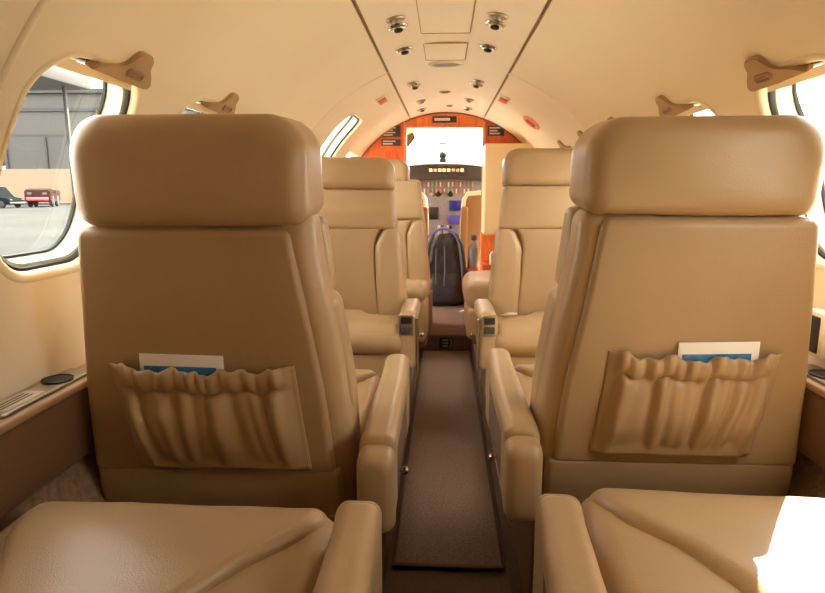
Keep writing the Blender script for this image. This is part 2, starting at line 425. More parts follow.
# ------------------------------------------------------------------ cabin seats
def make_seat(s, label, recline=4, fd=0, ad=0, hb=0, afd=0, ax=0, pz=0, short=0, ow=.25, w1=.158):
    """local: +y is the way the sitter faces, x*s is the aisle side, y = 0 the rear face at cushion height"""
    t = thing('cabin_seat', label, 'seat', group='tan leather cabin seats')
    B = Matrix.Translation((0, 0, .40)) @ Matrix.Rotation(math.radians(recline), 4, 'X')
    def P(nm, m, axis_, st, tilt=True, **k):
        if not tilt:
            arm = nm in ('arm_pad', 'arm_end', 'arm_body', 'arm_front', 'control_plate')
            st = [(r[0]+(afd if arm else fd), r[1]+(ax if arm else 0), r[2]+(ax if arm else 0))+tuple(r[3:]) for r in st]
        return pil(nm, m, t, axis_, st, mx=B if tilt else None, sx=s, **k)
    # backrest core, narrower at the top, with a deeper forward edge
    P('backrest', 'leather', 'z', [(-.075, -.236, .246, .006, .13), (.05, -.237, .245, .004, .135), (.3, -.224, .214, .002, .125), (.43, -.214, .192, .002, .115), (.515, -.210, .186, .006, .105)],
      rc=.035, e0=.03, e1=.03, M_=26, wrinkle=.002, seed=s)
    # rear shell panel, stops short of the aisle-side seam
    P('back_panel', 'leather_panel', 'z', [(.038, -.238, .214, -.012, .02), (.2, -.233, .198, -.013, .02), (.36, -.222, .172, -.012, .02), (.486+hb, -.213, .150, -.010, .02)],
      rc=(.002, .002, .014, .012), e0=.007, e1=.018, M_=26, e=8, wrinkle=.0012, seed=3+s)
    P('back_skirt', 'leather_panel', 'z', [(-.085, -.226, .226, -.004, .03), (.0, -.234, .228, -.014, .03), (.042, -.236, .224, -.010, .03)], rc=.012, e0=.02, e1=.008, M_=8, wrinkle=.0012, seed=5)
    # headrest: rounded outline seen from the rear and front
    def crown(p):
        return Vector((p.x, p.y-.006*(1-(p.x/.21)**2)-.02*max(0, (p.z-.5)/.17)**2*0, p.z))
    P('headrest', 'leather', 'y', [(-.020, -.207, .180, .490+hb, .666), (.0, -.211, .184, .488+hb, .669), (.10, -.210, .190, .492+hb, .666), (.152, -.204, .186, .500+hb, .658)],
      rc=(.065, .065, .028, .028), e0=.034, e1=.034, M_=10, n=10, e=12, wrinkle=.0022, seed=7+s, fn=crown)
    # front: upper pad, lumbar panel, bolsters
    P('upper_pad', 'leather', 'z', [(.352, -.196, .203, .08, .150), (.42, -.199, .198, .08, .155), (.492+hb, -.200, .190, .08, .146)], rc=.022, e0=.014, e1=.014, M_=10, wrinkle=.0015, seed=9)
    P('lumbar_panel', 'leather_panel', 'z', [(.02, -.175, .135, .08, .152), (.12, -.172, .125, .08, .156), (.27, -.166, .112, .08, .150), (.32, -.172, .118, .08, .147), (.352, -.19, .145, .08, .142)], rc=.014, e0=.012, e1=.010, M_=18, wrinkle=.0012, seed=11)
    P('side_bolster', 'leather', 'z', [(.015, .128, .240, .06, .175), (.15, .120, .235, .06, .172), (.28, .112, .222, .06, .160), (.352, .150, .212, .06, .148)], rc=.028, e0=.02, e1=.022, M_=16, wrinkle=.0015, seed=13)
    P('side_bolster', 'leather', 'z', [(.015, -.235, -.170, .06, .172), (.15, -.230, -.168, .06, .170), (.28, -.218, -.166, .06, .158), (.352, -.206, -.180, .06, .148)], rc=.026, e0=.02, e1=.022, M_=16, wrinkle=.0015, seed=15)
    # elastic-topped pocket on the rear panel
    bm = bmesh.new(); NU, NV = 90, 30; W0, W1 = -.178, w1
    rnd = random.Random(5+s); ph = [rnd.uniform(0, 6.28) for _ in range(6)]
    grid = []
    for i in range(NU+1):
        u = i/NU; row = []
        edge = min(1, min(u, 1-u)/.10); edge = edge*edge*(3-2*edge)
        uw = u+.012*math.sin(u*17+ph[0])
        fold = math.sin(uw*38+ph[1])*.4+math.sin(uw*59+ph[2])*.3+math.sin(uw*23+ph[3])*.35; ruff = math.sin(uw*82+ph[2]+math.sin(u*13)*1.5)*.6+math.sin(uw*51+ph[0])*.4
        top = .247+pz+.0045*math.sin(u*21+ph[4])*edge+.003*math.sin(u*47+ph[5])*edge-.010*math.sin(PI*u)
        for j in range(NV+1):
            v = j/NV
            zb = .050+pz*.8; z = zb+(top-zb)*v
            x = W0+.034+(W1-W0-.022)*u+(-.034+.012*u)*v
            if v < .80:
                k = v/.80; body = math.sin(PI*min(1, k*1.02))**.7*.017+.011*k
                uf = uw+.05*(1-k)*math.sin(u*9+ph[5]); fold = math.sin(uf*38+ph[1])*.45+math.sin(uf*63+ph[2])*.3+math.sin(uf*21+ph[3])*.3
                d = edge*(body+(.0125*k**.5)*fold*(1-.2*k))
                d += edge*.004*noise.noise(Vector((u*7, v*5, s*3)))
            else:
                k = (v-.80)/.20
                d = edge*(.013+.007*math.sin(PI*k)**.6+.0060*ruff*(.5+.7*k))
            if abs(v-.80) < .02: d -= .004*edge
            d = max(d, edge*.0095)
            row.append(bm.verts.new(B @ Vector((x*s, -.0135-max(0, d), z))))
        grid.append(row)
    for i in range(NU):
        for j in range(NV): bm.faces.new((grid[i][j], grid[i+1][j], grid[i+1][j+1], grid[i][j+1]))
    pk = link('seat_pocket', bm, 'leather_panel', t, ang=80)
    md = pk.modifiers.new('thick', 'SOLIDIFY'); md.thickness = .003; md.offset = -1
    # stitched border of the pocket
    bm = bmesh.new()
    tube(bm, [B @ Vector((x*s, -.0140, z)) for x, z in ((W0, .247+pz), (W0+.017, .14), (W0+.034, .050+pz*.8))], .0028, 6)
    tube(bm, [B @ Vector((x*s, -.0140, z)) for x, z in ((W1-.010, .247+pz), (W1+.001, .14), (W1+.012, .050+pz*.8))], .0028, 6)
    tube(bm, [B @ Vector((x*s, -.0135, .048+pz*.8)) for x in (W0+.034, (W0+W1)/2, W1+.012)], .0028, 6)
    link('piping', bm, 'leather_panel', pk)
    # cushion with a front roll and an inset centre, side wedges show beside it
    P('seat_cushion', 'leather', 'y', [(.06, -.240, .252, .360, .452), (.30, .002-ow, .256, .365, .458), (.45, -ow, .256, .365, .466), (.555, .002-ow, .250, .362, .462)], False, rc=.04, e0=.02, e1=.05, M_=16, n=9, e=10, wrinkle=.0025, seed=17)
    P('seat_insert', 'leather', 'y', [(.10, -.10, .04, .40, .466), (.28, -.14, .085, .40, .474), (.37, -.18, .14, .40, .480), (.43, -.212, .205, .40, .482), (.47, -.220, .228, .40, .480), (.50, -.225, .236, .40, .476), (.552, -.222, .236, .38, .462)], False, rc=.026, e0=.02, e1=.045, M_=18, n=9, e=12, wrinkle=.0025, seed=19)
    P('front_panel', 'leather', 'y', [(.30, -.225, .252, .14, .372), (.522, -.222, .250, .14, .370)], False, rc=.025, e0=.02, e1=.02, M_=4)
    # aisle-side armrest
    P('arm_pad', 'leather', 'y', [(-.038+ad+short, .262, .328, .464, .521), (.26, .262, .326, .462, .522), (.50, .262, .322, .465, .525)], False, rc=.020, e0=.012, e1=.022, M_=14, wrinkle=.0012, seed=21)
    if not short: P('arm_end', 'leather', 'y', [(-.088+ad, .264, .324, .365, .500), (-.06+ad, .262, .328, .352, .508), (-.02, .262, .326, .352, .506), (.03, .262, .326, .352, .50)], False, rc=.022, e0=.016, e1=.012, M_=6, wrinkle=.001, seed=22)
    P('arm_body', 'skirt', 'y', [(-.03+short, .268, .319, .345, .475), (.42, .268, .319, .335, .475)], False, rc=.010, e0=.006, e1=.006, M_=10)
    P('arm_front', 'leather', 'y', [(.40, .252, .319, .32, .470), (.512, .258, .322, .318, .522)], False, rc=.016, e0=.006, e1=.016, M_=6, wrinkle=.001, seed=23)
    P('base', 'skirt', 'y', [(-.02, -.20, .250, .101, .35), (.49, -.20, .250, .101, .34)], False, rc=.012, e0=.01, e1=.01, M_=4)
    cp = P('control_plate', 'metal', 'y', [(.508, .262, .314, .442, .514), (.516, .262, .314, .442, .514)], False, rc=.005, e0=.001, e1=.002, M_=2)
    pil('button', 'dark', cp, 'y', [(.514+afd, .270+ax, .308+ax, .484, .508), (.519+afd, .270+ax, .308+ax, .484, .508)], sx=s, rc=.003, e0=.001, e1=.002, M_=2)
    pil('lever', 'charcoal', cp, 'y', [(.514+afd, .270+ax, .308+ax, .450, .476), (.522+afd, .272+ax, .306+ax, .452, .474)], sx=s, rc=.003, e0=.001, e1=.003, M_=2)
    bm = bmesh.new(); tube(bm, [(s*(.326+ax), .505+afd, .50), (s*(.327+ax), .503+afd, .42), (s*(.326+ax), .498+afd, .33), (s*(.324+ax), .500+afd, .26), (s*(.322+ax), .49+afd, .235)], .0055, 8); link('chrome_strip', bm, 'chrome', t)
    bm = bmesh.new(); lathe(bm, [(.004, -.010), (.004, .010), (.008, .011), (.0095, .016), (.007, .021), (.003, .022)], 14, Matrix.Translation((s*(.316+ax), .165+afd, .358)) @ Matrix.Rotation(s*PI/2, 4, 'Y')); link('recline_knob', bm, 'chrome', t)
    return t

XL, XR = -.408, .426
YL, YR_ = 1.025, 1.095
A = make_seat(1, 'left forward-facing seat nearest the camera, its seat pocket holding a blue card')
B_ = make_seat(-1, 'right forward-facing seat nearest the camera, its seat pocket holding a booklet', ad=-.02, hb=.016, ax=-.016, pz=.016, w1=.134)
A.location = (XL, YL, 0); B_.location = (XR, YR_, 0)
ML = make_seat(-1, 'left aft-facing seat facing the camera, just past the nearest left seat', fd=-.10, hb=.016, afd=-.075, ax=-.030, short=.25)
ML.location = (XL+.022, 2.48, 0); ML.rotation_euler.z = PI
MR = make_seat(1, 'right aft-facing seat facing the camera, just past the nearest right seat', fd=-.10, afd=-.075, ax=-.030, short=.25)
MR.location = (XR-.005, 2.48, 0); MR.rotation_euler.z = PI
def zfit(o, za, zb, ta, tb):
    k = (tb-ta)/(zb-za); o.scale.z = k; o.location.z = ta-k*za
for rt, hb, ht in ((ML, .930, 1.068), (MR, .945, 1.100)):             # headrests set at different heights
    for c in rt.children:
        nm = c.name.split('.')[0]
        if nm == 'headrest': zfit(c, .905 if rt is ML else .889, 1.067, hb, ht)
        if nm == 'upper_pad': zfit(c, .757, .903 if rt is ML else .890, .787, hb+.002)
        if nm in ('lumbar_panel', 'side_bolster'): zfit(c, .42, .752, .425, .789)
o = dup(ML, (-.322, 3.66, -.035), PI-.06, 'left seat farthest forward, half hidden behind another seat near the wood bulkhead')
for c in o.children:
    nm = c.name.split('.')[0]
    if nm == 'headrest': zfit(c, .905, 1.067, 1.0, 1.145); c.location.x = .07
    if nm == 'upper_pad': zfit(c, .757, .903, .80, 1.01)
    if nm == 'backrest': zfit(c, .33, .915, .33, 1.03)
for c in list(o.children):                                        # its aisle armrest is folded away
    if c.name.split('.')[0] in ('arm_pad', 'arm_end', 'arm_body', 'arm_front', 'control_plate', 'chrome_strip', 'recline_knob'):
        for g in list(c.children): bpy.data.objects.remove(g)
        bpy.data.objects.remove(c)
ra = make_seat(1, 'left rear seat at the bottom edge of the photo, only cushion and armrest showing', 17, .142, afd=.098); ra.location = (XL+.004, .17, .002)
rb = make_seat(-1, 'right rear seat at the bottom edge, sunlight patch on its cushion', 18, .185, afd=.085, ax=.012, ow=.228); rb.location = (XR+.012, .195, .006); rb.rotation_euler.z = -.05
for rt in (A, B_, ra, rb):
    for c in list(rt.children):
        if c.name.startswith(('chrome_strip', 'control_plate')):
            for g in list(c.children): bpy.data.objects.remove(g)
            bpy.data.objects.remove(c)
bm = bmesh.new(); tube(bm, [(.19, .175, .462), (.165, .20, .472), (.135, .205, .474)], [.004, .007, .005], 6); link('belt_tongue', bm, 'white_piping', MR)

# side-facing seat at the front right
sf = thing('bench_seat', 'side-facing tan seat at front right, rounded cushion end toward the aisle', 'seat', (.40, 3.42, 0))
pil('seat_cushion', 'leather', sf, 'x', [(-.285, -.22, .22, .30, .455), (-.1, -.23, .23, .30, .462), (.2, -.23, .23, .30, .46)], rc=.04, e0=.06, e1=.02, wrinkle=.003, seed=2)
pil('cushion_front', 'leather', sf, 'x', [(-.27, -.22, .22, .13, .31), (.15, -.22, .22, .13, .31)], rc=.03, e0=.03, e1=.02)
pil('backrest', 'leather', sf, 'x', [(.18, -.22, .22, .40, .80), (.235, -.22, .22, .42, .84)], rc=.05, e0=.025, e1=.02, wrinkle=.003, seed=4)
boxo('base', 'skirt', sf, -.24, .2, -.2, .2, .101, .16, bev=.01)

# cards in the seat pockets
def booklet(x, y, z, tilt, w, h, th, label, seat_recl=4, lean=0):
    t = thing('booklet', label, 'booklet', (x, y, z)); t.rotation_euler = (math.radians(seat_recl), math.radians(tilt), 0)
    bm = bmesh.new(); pillow(bm, 'z', [(0, -w/2, w/2, 0, th), (h, -w/2, w/2, 0, th)], rc=.003, e0=.0008, e1=.0015, M_=4); link('pages', bm, 'white', t)
    boxo('cover_picture', 'blue', t, -w/2+.006, w/2-.012, -.0012, .0003, .02, h-.020, bev=.0003)
    boxo('cover', 'white', t, -w/2-.001, w/2+.001, -.0006, .0006, .0, h+.002, bev=.0003)
    return t
booklet(-.458, YL-.0165-.011, .558, 1.0, .148, .104, .004, 'white and blue card sticking out of the left seat pocket')
booklet(.492, YR_-.0200-.011, .572, -1.5, .138, .108, .007, 'white and blue booklet sticking out of the right seat pocket')

# ------------------------------------------------------------------ ceiling fittings
def down(x, y):
    z = ZC+math.sqrt(R*R-(x-XC)**2); a = math.atan2(x-XC, z-ZC)
    return Matrix.Translation((x, y, z)) @ Matrix.Rotation(PI+a, 4, 'Y')
def fitting(name, label, cat, x, y, group):
    t = thing(name, label, cat, group=group); t.matrix_world = down(x, y)
    return t
def reading_light(x, y, label):
    t = fitting('reading_light', label, 'reading light', x, y, 'ceiling reading lights')
    bm = bmesh.new(); lathe(bm, [(.030, -.002), (.033, .003), (.030, .007), (.024, .009), (.021, .006), (.0205, .002)], 24); link('bezel', bm, 'chrome', t)
    bm = bmesh.new(); lathe(bm, [(.0005, .016), (.010, .0145), (.017, .010), (.0205, .002), (.0205, -.002)][::-1], 20); link('eyeball', bm, 'metal', t)
    bm = bmesh.new(); lathe(bm, [(.014, .008), (.0145, .0155), (.006, .0185)], 16, Matrix.Rotation(.25, 4, 'X')); link('lens', bm, 'dark', t)
def air_vent(x, y, label):
    t = fitting('air_vent', label, 'air vent', x, y, 'ceiling air vents')
    bm = bmesh.new(); lathe(bm, [(.027, -.002), (.030, .003), (.027, .007), (.021, .008), (.018, .005)], 24); link('bezel', bm, 'metal', t)
    bm = bmesh.new(); lathe(bm, [(.018, -.001), (.018, .008), (.015, .017), (.009, .019), (.0085, .012), (.002, .012)], 20); link('nozzle', bm, 'metal', t)
for sx, sn in ((-1, 'left'), (1, 'right')):
    x = sx*.152+.003
    air_vent(x, 1.90, '%s eyeball air vent at the near end of the ceiling panel' % sn)
    reading_light(x, 1.985, '%s chrome reading light close behind the nearest ceiling air vent' % sn)
    reading_light(x, 2.30, '%s chrome reading light level with the oval grille end of the small hatch' % sn)
    air_vent(x+.004*sx, 3.00, '%s ceiling air vent midway to the wood bulkhead' % sn)
    reading_light(x, 3.09, '%s ceiling reading light midway to the wood bulkhead, beside an air vent' % sn)
    air_vent(sx*.14, 3.62, '%s small ceiling air vent in the bright part toward the bulkhead' % sn)
    reading_light(sx*.145, 3.98, '%s ceiling light closest to the wood bulkhead' % sn)
def hatch(x0, x1, y0, y1, label):
    t = thing('ceiling_hatch', label, 'hatch', ((x0+x1)/2, (y0+y1)/2, 1.462), group='ceiling hatches')
    w, l = (x1-x0)/2, (y1-y0)/2
    boxo('hatch_panel', 'ceiling', t, -w, w, -l, l, -.003, .01, bev=.002)
    bm = bmesh.new()
    for s in (-1, 1): box(bm, s*(w+.003)-.0015, s*(w+.003)+.0015, -l, l, -.004, .004)
    for s in (-1, 1): box(bm, -w, w, s*(l+.003)-.002, s*(l+.003)+.002, -.004, .004)
    link('seam', bm, 'shade', t)
hatch(-.078, .080, 1.62, 2.13, 'wide ceiling hatch panel between the nearest pair of reading lights')
hatch(-.075, .078, 2.28, 2.56, 'small ceiling hatch panel ending at the oval speaker grille')
g = thing('speaker_grille', 'oval speaker grille in the middle of the ceiling panel', 'speaker grille'); g.matrix_world = down(.002, 2.64)
bm = bmesh.new()
skin(bm, [[Vector((.075*k*math.cos(2*PI*i/40), .045*k*math.sin(2*PI*i/40), z)) for i in range(40)] for k, z in ((1, -.002), (1.0, .006), (.93, .011), (.86, .009))]); link('rim', bm, 'lip', g)
bm = bmesh.new()
for q in range(-3, 4): box(bm, -.06+abs(q)*.006, .06-abs(q)*.006, q*.010-.003, q*.010+.003, .008, .0105)
link('slats', bm, 'metal', g)
for i, (x, y, w) in enumerate(((-.03, 3.40, .03), (0, 3.95, .02))):
    t = fitting('ceiling_lamp', ('small slim lamp at the centre of the ceiling panel' if i == 0 else 'small round lamp at the ceiling centre nearest the bulkhead'), 'lamp', x+.03, y, None)
    bm = bmesh.new(); pillow(bm, 'z', [(-.002, -w, w, -.018, .018), (.008, -w, w, -.018, .018)], rc=.015, e0=.001, e1=.004, M_=2); link('housing', bm, 'metal', t)
    bm = bmesh.new(); pillow(bm, 'z', [(.006, -w*.6, w*.6, -.01, .01), (.0095, -w*.6, w*.6, -.01, .01)], rc=.008, e0=.001, e1=.002, M_=2); link('lens', bm, 'charcoal', t)
# red signs and oval on the liner
def on_wall(name, label, cat, y, ang):
    t = thing(name, label, cat); p = cyl(y, ang); n = (Vector((XC, y, ZC))-p).normalized(); yy = Vector((0, 1, 0)); xx = yy.cross(n)
    m = Matrix((xx, yy, n)).transposed().to_4x4(); m.translation = p; t.matrix_world = m; return t
for y, a, sn in ((3.12, 116.3, 'left'), (3.26, 68.0-1.0, 'right')):
    t = on_wall('exit_sign', 'small red rectangular sign on the %s side of the ceiling liner' % sn, 'sign', y, a)
    bm = bmesh.new(); pillow(bm, 'z', [(-.002, -.028, .028, -.075, .075), (.010, -.028, .028, -.075, .075)], rc=.006, e0=.001, e1=.003, M_=2); link('frame', bm, 'lip', t)
    boxo('face', 'red', t, -.022, .022, -.066, .066, .009, .0125, bev=.002)
t = on_wall('oval_vent', 'reddish oval vent on the right ceiling liner near the bulkhead', 'vent', 3.42, 51.8)
bm = bmesh.new(); skin(bm, [[Vector((.055*k*math.cos(2*PI*i/32), .085*k*math.sin(2*PI*i/32), z)) for i in range(32)] for k, z in ((1, -.002), (1, .008), (.9, .013), (.72, .012), (.68, .008))]); link('rim', bm, 'pink', t)
bm = bmesh.new()
for q in (-1, 0, 1): box(bm, -.03, .03, q*.028-.006, q*.028+.006, .009, .0125, bev=.001)
link('slats', bm, 'wood_red', t)

# ------------------------------------------------------------------ front bulkhead in wood, with the cockpit doorway
DX0, DX1, DZ1 = -.268, .268, 1.367
def arcpts(a0, a1, n, rr=.746): return [(XC+rr*math.cos(math.radians(a0+(a1-a0)*i/n)), ZC+rr*math.sin(math.radians(a0+(a1-a0)*i/n))) for i in range(n+1)]
XZ = lambda a, b, d: Vector((a, d, b))
def ang_at_x(x): return math.degrees(math.acos((x-XC)/.746))
lo_l = [p for p in arcpts(ang_at_x(DX0), 236, 40)]; lo_r = [p for p in arcpts(ang_at_x(DX1), -56, 40)]
bm = bmesh.new()
prism(bm, [(DX0, .09)]+lo_l[:1]+lo_l[1:], 4.30, 4.34, XZ)
prism(bm, [(DX1, .09)]+lo_r, 4.30, 4.34, XZ)
structure(link('wall_front', bm, 'wood_red', ang=30))
bm = bmesh.new(); prism(bm, [(DX0, DZ1), (DX1, DZ1)]+arcpts(ang_at_x(DX1), ang_at_x(DX0), 20, .746), 4.296, 4.34, XZ)
structure(link('trim_8', bm, 'wood', ang=30))
bm = bmesh.new()
prism(bm, [(DX0-.01, .11)]+lo_l[:-1], 4.341, 4.352, XZ); prism(bm, [(DX1+.01, .11)]+lo_r[:-1], 4.341, 4.352, XZ)
structure(link('trim_10', bm, 'beige', ang=30))  # unseen beige lining added so cockpit sunlight bounces back less red
bm = bmesh.new()
for x0 in (DX0-.016, DX1-.004): box(bm, x0, x0+.020, 4.285, 4.345, .10, 1.40, bev=.003)
box(bm, DX0, DX1, 4.287, 4.345, DZ1-.006, DZ1+.006, bev=.002)
structure(link('door_1', bm, 'wood_trim'))
# dark edge bead along the arch
bm = bmesh.new(); tube(bm, [XZ(a, b, 4.295) for a, b in arcpts(22, 158, 60, .740)], .005); structure(link('trim_9', bm, 'leather_dark'))
# wall_rear behind the camera
bm = bmesh.new(); prism(bm, arcpts(-60, 240, 60, .80), YR-.03, YR, XZ); structure(link('wall_rear', bm, 'headliner'))

def placard(x0, x1, z0, z1, label, rows, y=4.298):
    t = thing('placard', label, 'placard', ((x0+x1)/2, y, (z0+z1)/2)); w, h = (x1-x0)/2, (z1-z0)/2
    boxo('plate', 'placard', t, -w, w, -.006, .0, -h, h, bev=.002)
    for r in range(rows):
        zz = h-(r+.8)*2*h/(rows+.6); k = .78 if r % 2 == 0 else .6
        boxo('printed_line', 'print', t, -w*.82, -w*.82+w*1.64*k, -.0075, -.005, zz-h*.28/rows*1.4, zz+h*.28/rows*1.4)
    return t
placard(-.437, -.305, 1.300, 1.374, 'upper dark placard with pale lines on the left wood bulkhead', 4)
placard(-.440, -.305, 1.240, 1.284, 'lower dark placard under another one on the left wood bulkhead', 2)
placard(.298, .412, 1.305, 1.372, 'dark placard on the orange wood right of the cockpit doorway', 3)
placard(-.085, .082, 1.393, 1.437, 'dark long placard on the wood above the cockpit doorway', 1, 4.294)

# refreshment cabinet on the right in front of the bulkhead
cb = thing('refreshment_cabinet', 'beige cabinet with orange wood niche right of the cockpit doorway', 'cabinet', (.437, 4.16, .1))
boxo('cabinet_body', 'beige', cb, -.17, .17, -.12, .13, .54, 1.135, bev=.006)
boxo('cabinet_door', 'beige', cb, -.165, .165, -.128, -.118, .56, 1.12, bev=.004)
boxo('niche_back', 'wood', cb, -.17, .17, .07, .13, .34, .545, bev=.002)
boxo('niche_counter', 'wood_red', cb, -.175, .17, -.12, .13, .325, .345, bev=.003)
boxo('lower_cabinet', 'wood_red', cb, -.172, .17, -.10, .13, .002, .33, bev=.004)
bt = thing('bottle', 'small bottle with bright blue cap in the wood niche of the cabinet', 'bottle', (.372, 4.10, .446))
bm = bmesh.new(); lathe(bm, [(.022, 0), (.024, .004), (.024, .07), (.014, .09), (.012, .1)], 16); link('body', bm, 'bottle', bt)
bm = bmesh.new(); lathe(bm, [(.016, .098), (.017, .10), (.017, .13), (.015, .132)], 16); link('cap', bm, 'blue_cap', bt)
tr = thing('tray_handle', 'white curved handle on the counter edge beneath the blue-capped bottle', 'handle', (.335, 4.00, .445))
bm = bmesh.new(); tube(bm, [(-.02, 0, .0), (-.02, 0, .07), (-.008, 0, .088), (.03, 0, .09), (.06, 0, .088)], .007); link('bar', bm, 'white_piping', tr)

# ------------------------------------------------------------------ backpack in the doorway
bp = thing('backpack', 'black backpack with purple straps standing on the floor in the cockpit doorway', 'backpack', (.008, 4.385, .1)); bp.scale = (1.16, 1, 1.06)
pil('main_bag', 'black_cloth', bp, 'z', [(0, -.125, .125, -.07, .10), (.12, -.135, .13, -.075, .10), (.30, -.125, .125, -.06, .09), (.42, -.095, .11, -.035, .075), (.49, -.06, .075, -.01, .055)], rc=.06, e0=.02, e1=.05, M_=30, wrinkle=.024, seed=3)
pil('front_pocket', 'black_cloth', bp, 'z', [(.02, -.10, .10, -.115, -.04), (.15, -.105, .105, -.12, -.04), (.24, -.08, .09, -.085, -.03)], rc=.04, e0=.03, e1=.04, M_=16, wrinkle=.014, seed=9)
for s in (-1, 1):
    bm = bmesh.new(); pts = [(s*.07, -.02, .49), (s*.10, -.07, .42), (s*.115, -.095, .30), (s*.12, -.11, .18), (s*.125, -.085, .06)]
    tube(bm, pts, [.010, .017, .018, .014, .008], 8); link('shoulder_strap', bm, 'charcoal' if s < 0 else 'black_cloth', bp)
bm = bmesh.new(); tube(bm, [(-.10+.185*i/12, -.01, .47+.06*math.sin(PI*i/12)) for i in range(13)], .010, 8); link('top_handle', bm, 'purple', bp)
for i, (x, z) in enumerate(((-.128, .30), (-.132, .22), (-.13, .12))):
    boxo('buckle', 'chrome', bp, x-.010, x+.010, -.095, -.080, z-.014, z+.014, bev=.004)
bm = bmesh.new(); tube(bm, [(-.05, -.092, .40), (-.052, -.118, .30), (-.05, -.128, .16)], .006, 6); tube(bm, [(.0, -.09, .41), (.005, -.115, .30), (.0, -.13, .15)], .005, 6); link('webbing', bm, 'charcoal', bp)

# ------------------------------------------------------------------ cockpit
def shell_ring(y, rr, zc, a0, a1, n=40): return [Vector((XC+rr*math.cos(math.radians(a0+(a1-a0)*i/n)), y, zc+rr*math.sin(math.radians(a0+(a1-a0)*i/n)))) for i in range(n+1)]
def cock(name, m, a0, a1, rows, n=40, th=.03):
    bm = bmesh.new(); skin(bm, [shell_ring(y, r, z, a0, a1, n) for y, r, z in rows], False, False, closed=False)
    o = structure(link(name, bm, m)); md = o.modifiers.new('t', 'SOLIDIFY'); md.thickness = th; md.offset = 1; return o
cock('wall_cockpit_roof', 'headliner', 32, 148, [(4.33, .76, .72), (4.8, .745, .72), (5.15, .72, .72)])
cock('wall_cockpit_left', 'headliner', 172, 240, [(4.33, .76, .72), (5.0, .73, .71), (5.5, .66, .68), (6.0, .5, .62)])
cock('wall_cockpit_right', 'headliner', 8, -60, [(4.33, .76, .72), (5.0, .73, .71), (5.5, .66, .68), (6.0, .5, .62)])
for sd, nm in ((1, 'window_20'), (-1, 'window_21')):
    a = (8, 32) if sd > 0 else (172, 148)
    cock('wall_cockpit_post_'+('right' if sd > 0 else 'left'), 'headliner', *a, [(4.33, .76, .72), (4.62, .752, .72)], 10)
    bm = bmesh.new(); skin(bm, [shell_ring(y, r, z, *a, 10) for y, r, z in [(4.62, .752, .72), (5.15, .72, .71), (5.6, .64, .67)]], False, False, closed=False); structure(link(nm, bm, 'glass'))
bm = bmesh.new(); skin(bm, [shell_ring(5.15, .72, .72, 32, 148, 30), shell_ring(5.75, .62, .66, 24, 156, 30)], False, False, closed=False); structure(link('window_22', bm, 'glass'))
bm = bmesh.new(); prism(bm, [(-.6, -.05), (.6, -.05), (.6, .98), (-.6, .98)], 5.98, 6.02, XZ); structure(link('wall_nose', bm, 'charcoal'))

ip = thing('instrument_panel', 'grey cockpit instrument panel with screens under a dark glareshield', 'instrument panel', (0, 5.20, .1))
boxo('panel', 'grey', ip, -.60, .60, .0, .06, .35, .94, bev=.008)
def gl(p): return Vector((p.x, p.y, p.z-.05*(abs(p.x)/.6)**2))
pil('glareshield', 'charcoal', ip, 'x', [(-.62, -.10, .55, .920, 1.035), (-.2, -.12, .55, .920, 1.055), (.2, -.12, .55, .920, 1.055), (.62, -.10, .55, .920, 1.035)], rc=.03, e0=.02, e1=.02, fn=gl)
boxo('warning_strip', 'dark', ip, -.135, .175, -.13, -.11, .975, 1.015, bev=.006)
for k in range(8):
    boxo('warning_light', 'lamp_warm' if k in (0, 2, 3, 4, 7) else 'sign_white', ip, -.125+k*.037, -.097+k*.037, -.137, -.126, .982, 1.008, bev=.003)
cols = ['sign_red', 'sign_white', 'sign_green', 'sign_green', 'sign_white', 'sign_amber', 'sign_amber', 'sign_red', 'sign_white', 'sign_red', 'sign_white', 'sign_red', 'sign_white']
for k in range(16):
    for r in range(2):
        boxo('annunciator', cols[(k*3+r) % 13], ip, -.275+k*.034, -.262+k*.034, -.010, .002, .860-r*.055, .900-r*.055, bev=.002)
boxo('display', 'screen', ip, .045, .155, -.014, .002, .660, .745, bev=.004)
boxo('display', 'screen2', ip, .040, .150, -.014, .002, .545, .625, bev=.004)
boxo('display', 'screen', ip, -.50, -.32, -.014, .002, .60, .76, bev=.004)
boxo('display', 'screen', ip, .32, .50, -.014, .002, .60, .76, bev=.004)
boxo('keypad', 'dark', ip, -.125, -.045, -.012, .002, .585, .690, bev=.004)
for k in range(4):
    bm = bmesh.new(); lathe(bm, [(.022, -.002), (.024, .006), (.020, .010), (.012, .02), (.002, .021)], 18, Matrix.Translation((-.10+k*.052, 0, .80)) @ Matrix.Rotation(PI/2, 4, 'X')); link('knob', bm, 'dark' if k % 2 else 'metal', ip)
for k in range(6):
    bm = bmesh.new(); lathe(bm, [(.028, -.002), (.031, .006), (.027, .008), (.024, .005), (.002, .005)], 18, Matrix.Translation((.21+.001*k if k > 2 else -.21, 0, .74-(k % 3)*.08)) @ Matrix.Rotation(PI/2, 4, 'X')); link('gauge', bm, 'dark', ip)
pd = thing('throttle_pedestal', 'grey throttle pedestal between the pilot seats, behind the backpack', 'pedestal', (.01, 4.98, .1))
bm = bmesh.new(); prism(bm, [(-.2, .0), (.2, .0), (.2, .50), (.05, .47), (-.2, .36)], -.08, .08, lambda a, b, d: Vector((d, a, b))); bmesh.ops.bevel(bm, geom=list(bm.edges), offset=.008, segments=2, affect='EDGES'); link('body', bm, 'grey', pd)
for k, x in enumerate((-.05, -.02, .02, .05)):
    bm = bmesh.new(); tube(bm, [(x, .0, .44), (x, -.015, .50), (x, -.02, .53)], .005, 6); lathe(bm, [(.008, 0), (.012, .004), (.012, .022), (.006, .028)], 10, Matrix.Translation((x, -.02, .52))); link('lever', bm, 'dark' if k % 2 else 'sign_white', pd)
